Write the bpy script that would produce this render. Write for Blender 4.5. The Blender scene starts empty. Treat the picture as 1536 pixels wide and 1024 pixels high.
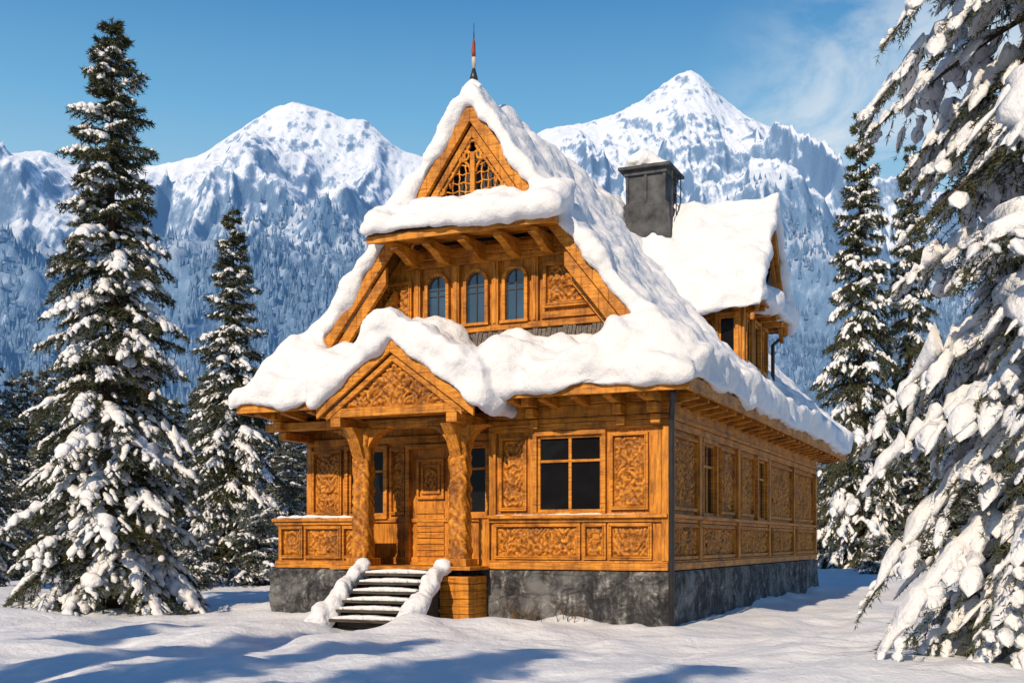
import bpy, bmesh, math, numpy as np
from mathutils import Vector
rad=math.radians
sc=bpy.context.scene
sc.view_settings.view_transform='Standard'
sc.view_settings.look='None'
sc.view_settings.exposure=0

# ------------------------------------------------------------------ noise
def _h(ix,iy,s):
    v=np.sin(ix*127.1+iy*311.7+s*74.7)*43758.5453
    return v-np.floor(v)
def vn(x,y,s=0):
    ix=np.floor(x);iy=np.floor(y);fx=x-ix;fy=y-iy
    fx=fx*fx*fx*(fx*(fx*6-15)+10);fy=fy*fy*fy*(fy*(fy*6-15)+10)
    a=_h(ix,iy,s);b=_h(ix+1,iy,s);c=_h(ix,iy+1,s);d=_h(ix+1,iy+1,s)
    return (a*(1-fx)+b*fx)*(1-fy)+(c*(1-fx)+d*fx)*fy
def fbm(x,y,o=4,s=0):
    r=0;a=.5;t=0
    for i in range(o):
        r=r+a*vn(x,y,s+i*3.1);t+=a;a*=.5;x=x*2.03+7.3;y=y*2.03+1.7
    return r/t
def ridged(x,y,o=4,s=0):
    r=0;a=.5;t=0
    for i in range(o):
        n=1-np.abs(2*vn(x,y,s+i*5.3)-1);r=r+a*n*n;t+=a;a*=.5;x=x*2.1+3.3;y=y*2.1+9.7
    return r/t
def sst(e0,e1,x):
    t=np.clip((x-e0)/(e1-e0),0,1);return t*t*(3-2*t)

# ------------------------------------------------------------------ materials
def newmat(name):
    m=bpy.data.materials.new(name);m.use_nodes=True
    nt=m.node_tree;b=nt.nodes['Principled BSDF'];return m,nt,b
def N(nt,t,**k):
    n=nt.nodes.new(t)
    for a,v in k.items(): setattr(n,a,v)
    return n
def coord(nt,scale=(1,1,1),kind='Object'):
    tc=N(nt,'ShaderNodeTexCoord');mp=N(nt,'ShaderNodeMapping');mp.inputs['Scale'].default_value=scale
    nt.links.new(tc.outputs[kind],mp.inputs['Vector']);return mp.outputs['Vector']
def noise(nt,vec,scale,detail=5,rough=.55,dist=0):
    n=N(nt,'ShaderNodeTexNoise');n.inputs['Scale'].default_value=scale;n.inputs['Detail'].default_value=detail
    n.inputs['Roughness'].default_value=rough;n.inputs['Distortion'].default_value=dist
    if vec is not None: nt.links.new(vec,n.inputs['Vector'])
    return n.outputs['Fac']
def ramp(nt,fac,stops):
    r=N(nt,'ShaderNodeValToRGB');e=r.color_ramp.elements
    while len(e)<len(stops): e.new(.5)
    for i,(p,c) in enumerate(stops):
        e[i].position=p;e[i].color=(c[0],c[1],c[2],1)
    nt.links.new(fac,r.inputs['Fac']);return r.outputs['Color']
def mix(nt,f,a,b,mode='MIX'):
    m=N(nt,'ShaderNodeMix',data_type='RGBA',blend_type=mode)
    for s,v in ((m.inputs[0],f),(m.inputs[6],a),(m.inputs[7],b)):
        if isinstance(v,(int,float)): s.default_value=v
        elif isinstance(v,tuple): s.default_value=(v[0],v[1],v[2],1)
        else: nt.links.new(v,s)
    return m.outputs[2]
def math_(nt,op,a,b=0.0,clamp=False):
    m=N(nt,'ShaderNodeMath',operation=op,use_clamp=clamp)
    for s,v in ((m.inputs[0],a),(m.inputs[1],b)):
        if isinstance(v,(int,float)): s.default_value=v
        else: nt.links.new(v,s)
    return m.outputs[0]
def bump(nt,b,h,strength=.3,dist=.02,prev=None):
    n=N(nt,'ShaderNodeBump');n.inputs['Strength'].default_value=strength;n.inputs['Distance'].default_value=dist
    nt.links.new(h,n.inputs['Height'])
    if prev is not None: nt.links.new(prev,n.inputs['Normal'])
    if b is not None: nt.links.new(n.outputs['Normal'],b.inputs['Normal'])
    return n.outputs['Normal']

def wood(name,scale,tint=1.0,crev_shade=False):
    m,nt,b=newmat(name)
    v=coord(nt,scale)
    g=noise(nt,v,2.2,7,.65,.5)
    big=noise(nt,coord(nt),1.7,5,.68)
    str_=noise(nt,coord(nt,(7,7,.9)),1.6,5,.6)
    t=tint
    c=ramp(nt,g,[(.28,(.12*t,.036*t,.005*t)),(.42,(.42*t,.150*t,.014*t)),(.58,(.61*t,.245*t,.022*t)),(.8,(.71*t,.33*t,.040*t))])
    st=ramp(nt,big,[(.32,(.34,.27,.22)),(.54,(1,1,1))])
    c=mix(nt,.85,c,st,'MULTIPLY')
    c=mix(nt,.6,c,ramp(nt,str_,[(.34,(.42,.36,.32)),(.52,(1,1,1))]),'MULTIPLY')
    if crev_shade:
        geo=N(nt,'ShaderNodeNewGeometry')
        cr=ramp(nt,geo.outputs['Pointiness'],[(.43,(.18,.12,.08)),(.50,(.82,.78,.75)),(.56,(1.25,1.25,1.2))])  # painted relief shade: colour darkened in carved hollows, lightened on ridges
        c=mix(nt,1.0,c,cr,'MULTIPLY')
    nt.links.new(c,b.inputs['Base Color'])
    b.inputs['Roughness'].default_value=.52
    b.inputs['Specular IOR Level'].default_value=.3
    p=bump(nt,None,g,.6,.016)
    bump(nt,b,noise(nt,coord(nt),38,3),.3,.006,p)
    return m
WH=wood('wood_horizontal',(1.2,1.2,14),1.05)
WV=wood('wood_vertical',(14,14,1.2),1.05)
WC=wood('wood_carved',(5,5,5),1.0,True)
WD=wood('wood_dark',(3,3,3),.25)
WS=wood('wood_soffit_shaded',(1.2,9,3),.38)  # timber tint lowered to paint in the shade beneath the eaves

def snowmat(name,sc1=6,col=(.80,.80,.815)):
    m,nt,b=newmat(name)
    v=coord(nt)
    n1=noise(nt,v,sc1,5,.6);n2=noise(nt,v,sc1*14,2,.6)
    c=ramp(nt,n1,[(.3,(col[0]*.90,col[1]*.92,col[2]*.96)),(.6,col)])
    nt.links.new(c,b.inputs['Base Color'])
    b.inputs['Roughness'].default_value=.8
    b.inputs['Specular IOR Level'].default_value=.15
    p=bump(nt,None,n1,.65,.10)
    bump(nt,b,n2,.45,.016,p)
    return m
SNOW=snowmat('snow_roof',3.2,(.74,.75,.78))
SNOWT=snowmat('snow_branches',9,(.79,.80,.83))

def simple(name,c0,c1,scale,rough=.7,spec=.3,bs=.4,bd=.02,vs=(1,1,1),metal=0):
    m,nt,b=newmat(name)
    n=noise(nt,coord(nt,vs),scale,6,.62)
    nt.links.new(ramp(nt,n,[(.32,c0),(.68,c1)]),b.inputs['Base Color'])
    b.inputs['Roughness'].default_value=rough;b.inputs['Specular IOR Level'].default_value=spec
    b.inputs['Metallic'].default_value=metal
    bump(nt,b,n,bs,bd);return m
SHING=simple('weathered_shingle',(.04,.037,.035),(.20,.18,.165),3,.85,.2,.5,.02,(16,16,1))
CHIM=simple('chimney_soot',(.015,.018,.022),(.10,.105,.115),3,.75,.3,.6,.03)
METAL=simple('dark_pipe',(.012,.012,.014),(.03,.03,.033),5,.4,.5,.1,.005)
STEP=simple('step_wood',(.02,.018,.016),(.09,.075,.06),4,.8,.2,.4,.01,(1,8,8))
RED=simple('finial_red',(.12,.02,.015),(.30,.06,.04),6,.6,.3,.1,.005)
WHITE=simple('finial_white',(.35,.30,.27),(.6,.56,.52),6,.6,.3,.1,.005)
BARK=simple('bark',(.03,.02,.014),(.10,.07,.05),6,.9,.1,.6,.03,(3,3,1))
STALK=simple('dry_stalk',(.06,.035,.015),(.20,.12,.05),9,.9,.1)
def stone():
    m,nt,b=newmat('foundation_stone')
    n=noise(nt,coord(nt),3.2,9,.78,.7);n2=noise(nt,coord(nt,(6,6,1)),1.2,5,.65);n3=noise(nt,coord(nt),1.1,4,.6)
    vo=N(nt,'ShaderNodeTexVoronoi',feature='DISTANCE_TO_EDGE');vo.inputs['Scale'].default_value=2.4
    nt.links.new(mix(nt,.3,coord(nt,(1,1,1.7)),noise(nt,coord(nt),2,3)),vo.inputs['Vector'])
    c=ramp(nt,n,[(.36,(.010,.010,.013)),(.46,(.05,.052,.058)),(.55,(.16,.16,.165)),(.64,(.52,.52,.52))])
    c=mix(nt,ramp(nt,n2,[(.44,(0,0,0)),(.60,(.8,.8,.8))]),c,(.022,.022,.027))
    c=mix(nt,ramp(nt,n3,[(.50,(0,0,0)),(.64,(.6,.6,.6))]),c,(.28,.285,.29))
    e=ramp(nt,vo.outputs['Distance'],[(0,(.3,.3,.3)),(.05,(1,1,1))])
    c=mix(nt,.6,c,e,'MULTIPLY')
    nt.links.new(c,b.inputs['Base Color']);b.inputs['Roughness'].default_value=.85
    p=bump(nt,None,e,.4,.05);bump(nt,b,n,1.0,.12,p);return m
STONE=stone()
def glass(name,col,spec,rough=.04):
    m,nt,b=newmat(name)
    n=noise(nt,coord(nt),1.5,2)
    nt.links.new(ramp(nt,n,[(.3,col),(.7,tuple(x*1.6 for x in col))]),b.inputs['Base Color'])
    b.inputs['Roughness'].default_value=rough;b.inputs['Specular IOR Level'].default_value=spec
    bump(nt,b,n,.05,.02);return m
GL=glass('window_glass',(.006,.006,.007),.12)
GLU=glass('upper_window_glass',(.02,.045,.085),.9)
def needles(name,frost):
    m,nt,b=newmat(name)
    n=noise(nt,coord(nt),1.6,4);n2=noise(nt,coord(nt),14,2)
    c=ramp(nt,n2,[(.3,(.022,.030,.013)),(.58,(.065,.070,.030)),(.8,(.14,.12,.055))])
    f=ramp(nt,n,[(.5-frost*.3,(0,0,0)),(.9-frost*.3,(frost,frost,frost))])
    c=mix(nt,f,c,(.42,.50,.60))
    nt.links.new(c,b.inputs['Base Color']);b.inputs['Roughness'].default_value=.7
    b.inputs['Specular IOR Level'].default_value=.2
    return m
NEED=needles('spruce_needles',.12)
NEEDF=needles('frosted_needles',.5)

# ------------------------------------------------------------------ mesh helpers
def mesh_np(name,V,F,mats=None,mi=None,smooth=None):
    me=bpy.data.meshes.new(name)
    V=np.asarray(V,dtype=np.float32)
    me.vertices.add(len(V));me.vertices.foreach_set('co',V.ravel())
    loops=np.concatenate([f.ravel() for f in F]).astype(np.int32)
    tot=np.concatenate([np.full(len(f),f.shape[1]) for f in F]).astype(np.int32)
    st=np.concatenate([[0],np.cumsum(tot)[:-1]]).astype(np.int32)
    me.loops.add(len(loops));me.loops.foreach_set('vertex_index',loops)
    me.polygons.add(len(tot));me.polygons.foreach_set('loop_start',st);me.polygons.foreach_set('loop_total',tot)
    if mats:
        for m in mats: me.materials.append(m)
    if mi is not None:
        me.polygons.foreach_set('material_index',np.concatenate([np.full(len(f),i) for f,i in zip(F,mi)]).astype(np.int32))
    if smooth is not None:
        me.polygons.foreach_set('use_smooth',np.concatenate([np.full(len(f),bool(s)) for f,s in zip(F,smooth)]))
    me.update(calc_edges=True);return me
def grid_faces(nr,nc,off=0):
    i=np.arange(nr-1)[:,None]*nc+np.arange(nc-1)[None,:]
    i=i.ravel()+off
    return np.stack([i,i+1,i+nc+1,i+nc],1)
def add(name,me,parent=None,loc=(0,0,0),rot=0,scale=1):
    o=bpy.data.objects.new(name,me);sc.collection.objects.link(o)
    if parent: o.parent=parent
    o.location=loc;o.rotation_euler=(0,0,rot)
    o.scale=(scale,)*3 if isinstance(scale,(int,float)) else scale
    return o

# ------------------------------------------------------------------ house frame
C=(2.76,20.3,0);ROT=rad(-24.1)
house=bpy.data.objects.new('wooden_chalet',None);sc.collection.objects.link(house)
house.location=C;house.rotation_euler=(0,0,ROT)

class MB:
    def __init__(s): s.v=[];s.f=[]
    def poly(s,pts,fs):
        o=len(s.v);s.v+=[tuple(p) for p in pts];s.f+=[tuple(i+o for i in f) for f in fs]
    def box(s,x0,x1,y0,y1,z0,z1):
        p=[(x0,y0,z0),(x1,y0,z0),(x1,y1,z0),(x0,y1,z0),(x0,y0,z1),(x1,y0,z1),(x1,y1,z1),(x0,y1,z1)]
        s.poly(p,[(0,3,2,1),(4,5,6,7),(0,1,5,4),(1,2,6,5),(2,3,7,6),(3,0,4,7)])
    def prism(s,P0,P1):
        n=len(P0);s.poly(list(P0)+list(P1),[tuple(range(n)),tuple(range(2*n-1,n-1,-1))]+[(i,(i+1)%n,(i+1)%n+n,i+n) for i in range(n)])
    def tube(s,pts,r,k=6):
        pts=[Vector(p) for p in pts];o=len(s.v);n=len(pts)
        for i,p in enumerate(pts):
            d=(pts[min(i+1,n-1)]-pts[max(i-1,0)]).normalized()
            x=d.cross(Vector((0.1,1,.05))).normalized();y=d.cross(x)
            rr=r[i] if isinstance(r,(list,tuple)) else r
            for j in range(k):
                a=2*math.pi*j/k;s.v.append(tuple(p+x*rr*math.cos(a)+y*rr*math.sin(a)))
        for i in range(n-1):
            for j in range(k):
                s.f.append((o+i*k+j,o+i*k+(j+1)%k,o+(i+1)*k+(j+1)%k,o+(i+1)*k+j))
        s.f.append(tuple(o+j for j in range(k))[::-1]);s.f.append(tuple(o+(n-1)*k+j for j in range(k)))
    def obj(s,name,mat,parent=house,bev=.012,smooth=False):
        me=bpy.data.meshes.new(name);me.from_pydata(s.v,[],s.f);me.materials.append(mat)
        bm=bmesh.new();bm.from_mesh(me);bmesh.ops.recalc_face_normals(bm,faces=bm.faces);bm.to_mesh(me);bm.free()
        if smooth:
            for p in me.polygons:p.use_smooth=True
        o=add(name,me,parent)
        if bev:
            m=o.modifiers.new('bevel','BEVEL');m.width=bev;m.segments=2;m.limit_method='ANGLE'
        return o
class Face:
    def __init__(s,kind,p): s.k=kind;s.p=p
    def m(s,q,z,d): return (q,s.p-d,z) if s.k=='f' else (s.p+d,q,z)
    def box(s,mb,s0,s1,z0,z1,d0,d1):
        if s.k=='f': mb.box(s0,s1,s.p-d1,s.p-d0,z0,z1)
        else: mb.box(s.p+d0,s.p+d1,s0,s1,z0,z1)
    def poly(s,mb,pts,d0,d1):
        mb.prism([s.m(a,z,d0) for a,z in pts],[s.m(a,z,d1) for a,z in pts])

AC=-3.85
def Sp(u):
    u=np.asarray(u,dtype=float)
    r=np.interp(u,[0,1.35,3.25,4.5],[9.95,8.05,5.65,4.3]);l=np.interp(-u,[0,1.35,3.25,4.85],[9.95,8.05,5.65,4.25])
    return np.where(u>=0,r,l)
def Fp(b): return 4.25+(b+.9)*.86
def Skirt(u,b):
    f=Fp(b)+.45*sst(2.9,3.6,np.abs(u))*sst(-.95,-.1,b)
    return np.minimum(Sp(u),f)
def Dz(b): return 9.4-np.abs(b-7.85)*1.33
def PorchZ(a): return 5.3-np.abs(a+4.92)*.735

wh=MB();wv=MB();car_v=[];car_f=[];fr=MB();gl=MB();glu=MB();dk=MB();so_=MB()
def relief(face,s0,s1,z0,z1,d,seed,amp=.05,mask=None,res=.018):
    nx=max(6,int((s1-s0)/res));nz=max(6,int((z1-z0)/res))
    X,Z=np.meshgrid(np.linspace(s0,s1,nx),np.linspace(z0,z1,nz))
    cx=(s0+s1)/2;w=(s1-s0);x=np.abs(X-cx);z=Z-(z0+z1)/2
    if w>1.1: x=np.abs(((X-s0)/(w/round(w/.6)))%1-.5)*.6
    wx=.20*(fbm(X*4,Z*4,3,seed)-.5);wz=.20*(fbm(X*4+9,Z*4,3,seed+2)-.5)
    p=(x+wx)*23+1.9*np.sin(z*10+seed);q=(z+wz)*22+1.9*np.sin(x*14+seed*1.7)
    h=np.sin(p+np.sin(q*.7)*1.4)*np.cos(q+np.sin(p*.6)*1.5)
    h=sst(-.3,.45,h)*.6+.3*np.cos(np.hypot(x,z)*34)*np.exp(-(x*x+z*z)*14)
    h+=1.2*(fbm(X*17,Z*17,3,seed)-.5)
    eb=np.minimum(np.minimum(X-s0,s1-X),np.minimum(Z-z0,z1-Z));h=h*sst(0,.05,eb)
    D=d+amp*h
    if face.k=='f': V=np.stack([X,face.p-D,Z],-1)
    else: V=np.stack([face.p+D,X,Z],-1)
    off=sum(len(v) for v in car_v)
    f=grid_faces(nz,nx,off)
    if mask is not None:
        cen=lambda A:(A[:-1,:-1]+A[1:,1:]).ravel()/2
        f=f[mask(cen(X),cen(Z))]
    car_v.append(V.reshape(-1,3));car_f.append(f)
def frame(face,s0,s1,z0,z1,w=.06,d0=0,d1=.06,mb=None):
    mb=mb or fr
    face.box(mb,s0-w,s1+w,z1,z1+w,d0,d1);face.box(mb,s0-w,s1+w,z0-w,z0,d0,d1)
    face.box(mb,s0-w,s0,z0,z1,d0,d1-.004);face.box(mb,s1,s1+w,z0,z1,d0,d1-.004)
def panel(face,s0,s1,z0,z1,seed,w=.06):
    relief(face,s0,s1,z0,z1,.012,seed)
    frame(face,s0,s1,z0,z1,w,0,.075)
    frame(face,s0+.0,s1-.0,z0+.0,z1-.0,.022,.075,.095)
def window(face,s0,s1,z0,z1,bars=(.5,),h=(.68,),g=None):
    face.box(g or gl,s0,s1,z0,z1,-.05,-.03)
    frame(face,s0,s1,z0,z1,.05,-.04,.03);frame(face,s0-.05,s1+.05,z0-.05,z1+.05,.08,0,.10)
    for t in bars:
        x=s0+(s1-s0)*t;face.box(fr,x-.03,x+.03,z0,z1,-.03,.012)
    for t in h:
        z=z0+(z1-z0)*t;face.box(fr,s0,s1,z-.025,z+.025,-.03,.008)
def holewall(face,mb,s0,s1,z0,z1,d0,d1,holes):
    xs=s0
    for (h0,h1,g0,g1) in sorted(holes):
        face.box(mb,xs,h0,z0,z1,d0,d1);face.box(mb,h0,h1,z0,g0,d0,d1);face.box(mb,h0,h1,g1,z1,d0,d1);xs=h1
    face.box(mb,xs,s1,z0,z1,d0,d1)

F0=Face('f',0.04);F1=Face('f',1.0);SD=Face('s',-0.04)
wv.box(-8.2,-.16,1.12,15.9,1.0,4.3)
wv.box(-3.40,-.162,.16,1.3,1.002,4.55)
holewall(F0,wv,-3.48,-.045,1.003,4.6,-.11,0,[(-2.47,-1.25,2.1,3.46)])
holewall(SD,wv,.045,16,1.004,4.34,-.11,0,[(2.48,3.47,2.08,3.46),(7.58,8.57,2.08,3.46)])
holewall(F1,wv,-8.3,-3.42,1.006,4.3,-.11,0,[(-7.22,-6.40,2.1,3.42),(-4.57,-4.03,2.1,3.42)])
wv.box(-3.484,-3.40,.161,1.0,1.005,4.5)
wv.box(-8.3,-8.21,1.12,16,1.005,4.3)
def band(face,s0,s1):
    face.box(wh,s0,s1,1.0,1.13,-.02,.10)
    face.box(wh,s0,s1,1.13,1.17,-.02,.06)
    face.box(wh,s0,s1,1.88,1.95,-.02,.07)
    face.box(wh,s0,s1,1.95,2.02,-.02,.15)
    face.box(wh,s0,s1,3.58,3.72,-.02,.07)
    face.box(wh,s0,s1,3.725,3.80,-.02,.12)
    face.box(wh,s0,s1,3.805,4.04,-.02,.09)
    face.box(wh,s0,s1,4.045,4.28,-.02,.12)
band(F0,-3.5,.035)
panel(F0,-3.33,-1.70,1.25,1.80,1.1);panel(F0,-1.53,-1.20,1.25,1.80,2.3);panel(F0,-1.03,-.33,1.25,1.80,3.7)
panel(F0,-3.22,-2.78,2.16,3.44,4.4);panel(F0,-1.0,-.40,2.16,3.44,5.9)
window(F0,-2.45,-1.27,2.12,3.44)
for a in (-3.42,-.16): F0.box(wv,a-.07,a+.07,2.02,3.58,-.02,.08)
F0.box(wv,-.085,.05,1.17,3.6,-.02,.085)
band(SD,-.0,16.02)
SDs=[(.3,2.2),(2.45,5.1),(5.8,9.0),(9.4,12.4),(12.8,15.6)]
for i,(b0,b1) in enumerate(SDs): panel(SD,b0,b1,1.25,1.80,i+.6)
for i,(b0,b1) in enumerate([(.35,1.95),(3.95,5.1),(5.85,7.1),(9.1,11.9),(12.5,15.4)]): panel(SD,b0,b1,2.16,3.44,i*1.7+.2)
window(SD,2.5,3.45,2.1,3.44,(.5,),(.7,));window(SD,7.6,8.55,2.1,3.44,(.5,),(.7,))
for b in (.12,2.15,5.47,8.85,12.2,15.85): SD.box(wv,b-.09,b+.09,1.17,3.58,-.02,.11)
F1.box(wh,-8.3,-3.5,1.06,1.2,0,.05);F1.box(wh,-8.3,-3.5,3.55,3.7,0,.07);F1.box(wh,-8.3,-3.5,1.92,2.0,0,.05)
panel(F1,-8.1,-7.48,2.14,3.4,7.7);window(F1,-7.2,-6.42,2.12,3.4);panel(F1,-6.18,-5.95,2.14,3.4,8.8)
relief(F1,-5.45,-5.12,2.55,3.05,.012,9.3);frame(F1,-5.45,-5.12,2.55,3.05,.05,0,.05)
frame(F1,-5.55,-5.02,2.44,3.16,.05,0,.07)
for i in range(8): F1.box(wh,-5.62,-4.98,1.22+i*.125,1.22+i*.125+.11,0,.03)
frame(F1,-5.75,-4.85,1.1,3.42,.09,0,.12);window(F1,-4.55,-4.05,2.12,3.4,())
F1.box(wv,-8.3,-8.17,1.2,3.55,0,.06)
P0=Face('f',0.0)
P0.box(wv,-8.36,-6.2,1.06,1.9,-.08,0);P0.box(wh,-8.4,-6.18,1.0,1.13,-.12,.06);P0.box(wh,-8.42,-6.18,1.86,1.93,-.12,.05)
P0.box(wh,-8.46,-6.16,1.93,2.0,-.16,.10)
panel(P0,-8.22,-7.78,1.24,1.78,3.3);panel(P0,-7.62,-6.85,1.24,1.78,1.9);panel(P0,-6.7,-6.36,1.24,1.78,6.6)
wv.box(-8.36,-8.28,.09,.99,1.06,1.9);wh.box(-8.46,-8.2,.165,.99,1.93,2.0)
P0.box(wv,-3.72,-3.49,1.05,1.95,-.08,.02)
wh.box(-8.36,-3.49,-.1,.99,.985,1.05)
fo=MB()
fo.box(-8.5,.05,-.05,16.1,-.4,.98)
fo.box(-6.45,-5.72,-.85,-.05,-.4,.978)
fo.obj('stone_foundation',STONE,bev=.03)
rv=[];rf=[];off=0
def rubble(face,s0,s1,z0,z1,d,seed,amp):
    global off
    nx=int((s1-s0)/.03);nz=int((z1-z0)/.03)
    X,Z=np.meshgrid(np.linspace(s0,s1,nx),np.linspace(z0,z1,nz))
    h=fbm(X*3,Z*4,4,seed)+.5*ridged(X*1.7,Z*2.2,3,seed+4)
    eb=np.minimum(np.minimum(X-s0,s1-X),z1-Z)
    D=d+amp*(h-.35)*sst(0,.06,eb)
    V=np.stack([X,face.p-D,Z],-1) if face.k=='f' else np.stack([face.p+D,X,Z],-1)
    rv.append(V.reshape(-1,3));rf.append(grid_faces(nz,nx,off));off+=nx*nz
rubble(Face('f',-.05),-8.5,-6.45,-.3,.975,.004,3,.26)
rubble(Face('f',-.05),-3.5,.05,-.3,.975,.004,5,.12)
rubble(Face('f',-.85),-6.45,-5.72,-.3,.972,.004,7,.12)
rubble(Face('s',.05),-.05,16.1,-.3,.975,.004,9,.08)
add('foundation_facing',mesh_np('foundation_facing',np.concatenate(rv),rf,[STONE],[0]*len(rf),[1]*len(rf)),house)
for i in range(7): wh.box(-4.12,-3.52,-.86+.006*(i%2),-.055,.0+i*.14-.1,.0+i*.14+.036)
wh.box(-6.5,-3.46,-.92,-.102,.99,1.06)
for a in np.arange(-8.3,.3,.62):
    if -6.6<a<-3.3: continue
    wh.poly([(a-.07,-.02,3.98),(a+.07,-.02,3.98),(a+.07,-.02,4.16),(a-.07,-.02,4.16),(a-.07,-.8,4.06),(a+.07,-.8,4.06),(a+.07,-.8,4.17),(a-.07,-.8,4.17)],
            [(0,1,2,3),(7,6,5,4),(0,4,5,1),(1,5,6,2),(2,6,7,3),(3,7,4,0)])
for b in np.arange(.1,17.5,.72):
    wh.poly([(-.02,b-.07,3.96),(-.02,b+.07,3.96),(-.02,b+.07,4.17),(-.02,b-.07,4.17),(.56,b-.07,4.06),(.56,b+.07,4.06),(.56,b+.07,4.17),(.56,b-.07,4.17)],
            [(0,1,2,3),(7,6,5,4),(0,4,5,1),(1,5,6,2),(2,6,7,3),(3,7,4,0)])
for i in range(3):
    wh.box(-.24,-.06,-.22-.2*i,-.06,3.62+.19*i,3.79+.19*i)
    wh.box(-.9,-.74,-.16-.2*i,-.05,3.62+.19*i,3.79+.19*i)
    wh.box(-2.6,-2.44,-.16-.2*i,-.05,3.62+.19*i,3.79+.19*i)
    wh.box(-8.28,-8.1,-.1-.2*i,1.0,3.62+.19*i,3.79+.19*i)
wh.box(-8.6,-6.25,-.12,.05,3.80,3.97);wh.box(-8.62,.52,-.82,-.66,4.175,4.27)
wh.box(.42,.56,-.64,17.6,4.175,4.27)
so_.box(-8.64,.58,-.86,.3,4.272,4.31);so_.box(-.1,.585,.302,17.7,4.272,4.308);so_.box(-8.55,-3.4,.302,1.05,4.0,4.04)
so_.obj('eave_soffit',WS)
wh.box(-8.72,.66,-.93,-.862,4.10,4.36);wh.box(.588,.662,-.858,17.9,4.10,4.36);wh.box(-8.74,-8.66,-.858,17.9,4.10,4.36)

# --- gable wall
G=Face('f',.5)
pts=[(AC-3.6,5.0),(AC+3.45,5.0),(AC+3.15,5.6),(AC+1.75,7.42),(AC-1.75,7.42),(AC-3.15,5.6)]
G.poly(wv,pts,-.15,-.02)
G.box(wh,AC-3.1,AC+3.1,5.62,5.74,-.02,.09);G.box(wh,AC-1.75,AC+1.75,6.98,7.12,-.02,.08);G.box(wh,AC-1.7,AC+1.7,7.12,7.3,-.02,.14)
wcs=[-4.86,-4.0,-3.16]
def arch(cx,w,z0,z1,n=10,k=1.0):
    r=w/2;p=[(cx-r,z0),(cx+r,z0)]
    for i in range(n+1):
        t=math.pi*i/n;p.append((cx+r*math.cos(t),z1-r*k+r*k*math.sin(t)))
    return p
for c in wcs:
    G.poly(glu,arch(c,.42,5.76,6.82),-.019,.0)
    A=arch(c,.40,5.76,6.80)[1:];B=arch(c,.54,5.74,6.87)[1:]
    A.append((c-.2,5.76));B.append((c-.27,5.74))
    for i in range(len(A)-1): G.poly(fr,[A[i],B[i],B[i+1],A[i+1]],-.02,.09)
    G.box(dk,c-.012,c+.012,5.76,6.8,.001,.02);G.box(dk,c-.2,c+.2,6.40,6.42,.001,.019);G.box(dk,c-.2,c+.2,6.52,6.54,.001,.019)
    G.box(fr,c-.3,c+.3,5.742,5.80,.0,.14)
for x in (-5.3,-4.43,-3.58,-2.74):
    G.box(wv,x-.07,x+.07,5.74,6.98,-.02,.085);G.box(wv,x-.035,x+.035,5.76,6.96,.085,.11)
panel(G,-2.5,-1.6,6.05,6.78,12.1,.07)
G.box(wh,-2.62,-1.0,5.78,5.9,-.02,.06)
panel(G,-6.1,-5.5,6.05,6.7,14.1,.06)
G.box(wh,-6.7,-5.4,5.78,5.9,-.02,.06)
sh=MB()
rng=np.random.default_rng(4)
x=AC-3.5
while x<AC+3.45:
    w=.06+.05*rng.random();d=.10+.05*rng.random();zt=5.62-.04*rng.random();zb=5.0+.05*rng.random()
    sh.poly([(x,.34-d,zb),(x+w,.34-d,zb),(x+w,.41,zt),(x,.41,zt),(x,.40-d,zb),(x+w,.40-d,zb),(x+w,.44,zt),(x,.44,zt)],
            [(0,1,2,3),(7,6,5,4),(0,4,5,1),(1,5,6,2),(2,6,7,3),(3,7,4,0)])
    x+=w+.012
sh.obj('gable_shingles',SHING,bev=0)
def sloped(mb,u0,u1,d0,d1,b0,b1):
    for sg in (-1,1):
        us=np.linspace(u0,u1,max(2,int((u1-u0)/.3)+1))
        for k in range(len(us)-1):
            q=[];
            for uu,dd in ((us[k],d0),(us[k+1],d0),(us[k+1],d1),(us[k],d1)):
                q.append((AC+sg*uu,float(Sp(sg*uu))-dd))
            mb.prism([(a,b0,z) for a,z in q],[(a,b1,z) for a,z in q])
sloped(wh,0,1.55,.02,.40,-.15,-.05);sloped(wh,1.55,3.75,.02,.36,-.145,-.05)
sloped(wh,0.0,1.5,.44,.66,-.048,.03);sloped(wh,1.9,3.6,.38,.74,-.048,.06)
sloped(fr,1.9,3.3,.78,.96,.3,.48)
sloped(fr,0.05,1.35,.70,.78,-.02,.04)
T=Face('f',.06)
out=[(-.80,8.13),(.80,8.13),(.64,8.56),(.31,9.02),(0,9.40),(-.31,9.02),(-.64,8.56)]
out=[(AC+a,z) for a,z in out]
tri=[(AC-1.5,7.82),(AC+1.5,7.82),(AC+1.05,8.45),(AC+.55,9.15),(AC,9.90),(AC-.55,9.15),(AC-1.05,8.45)]
for i in range(7): T.poly(wh,[out[i],out[(i+1)%7],tri[(i+1)%7],tri[i]],-.12,0)
T.poly(dk,[(AC-1.4,7.9),(AC+1.4,7.9),(AC,9.7)],-.20,-.16)
T.box(wh,AC-1.25,AC+1.25,7.98,8.11,0,.10)
for i in range(7):
    a0,z0=out[i];a1,z1=out[(i+1)%7];fr.tube([(a0,.0,z0),(a1,.0,z1)],.045,6)
fr.box(AC-.05,AC+.05,-.03,.06,8.12,9.0)
tr=MB()
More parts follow.
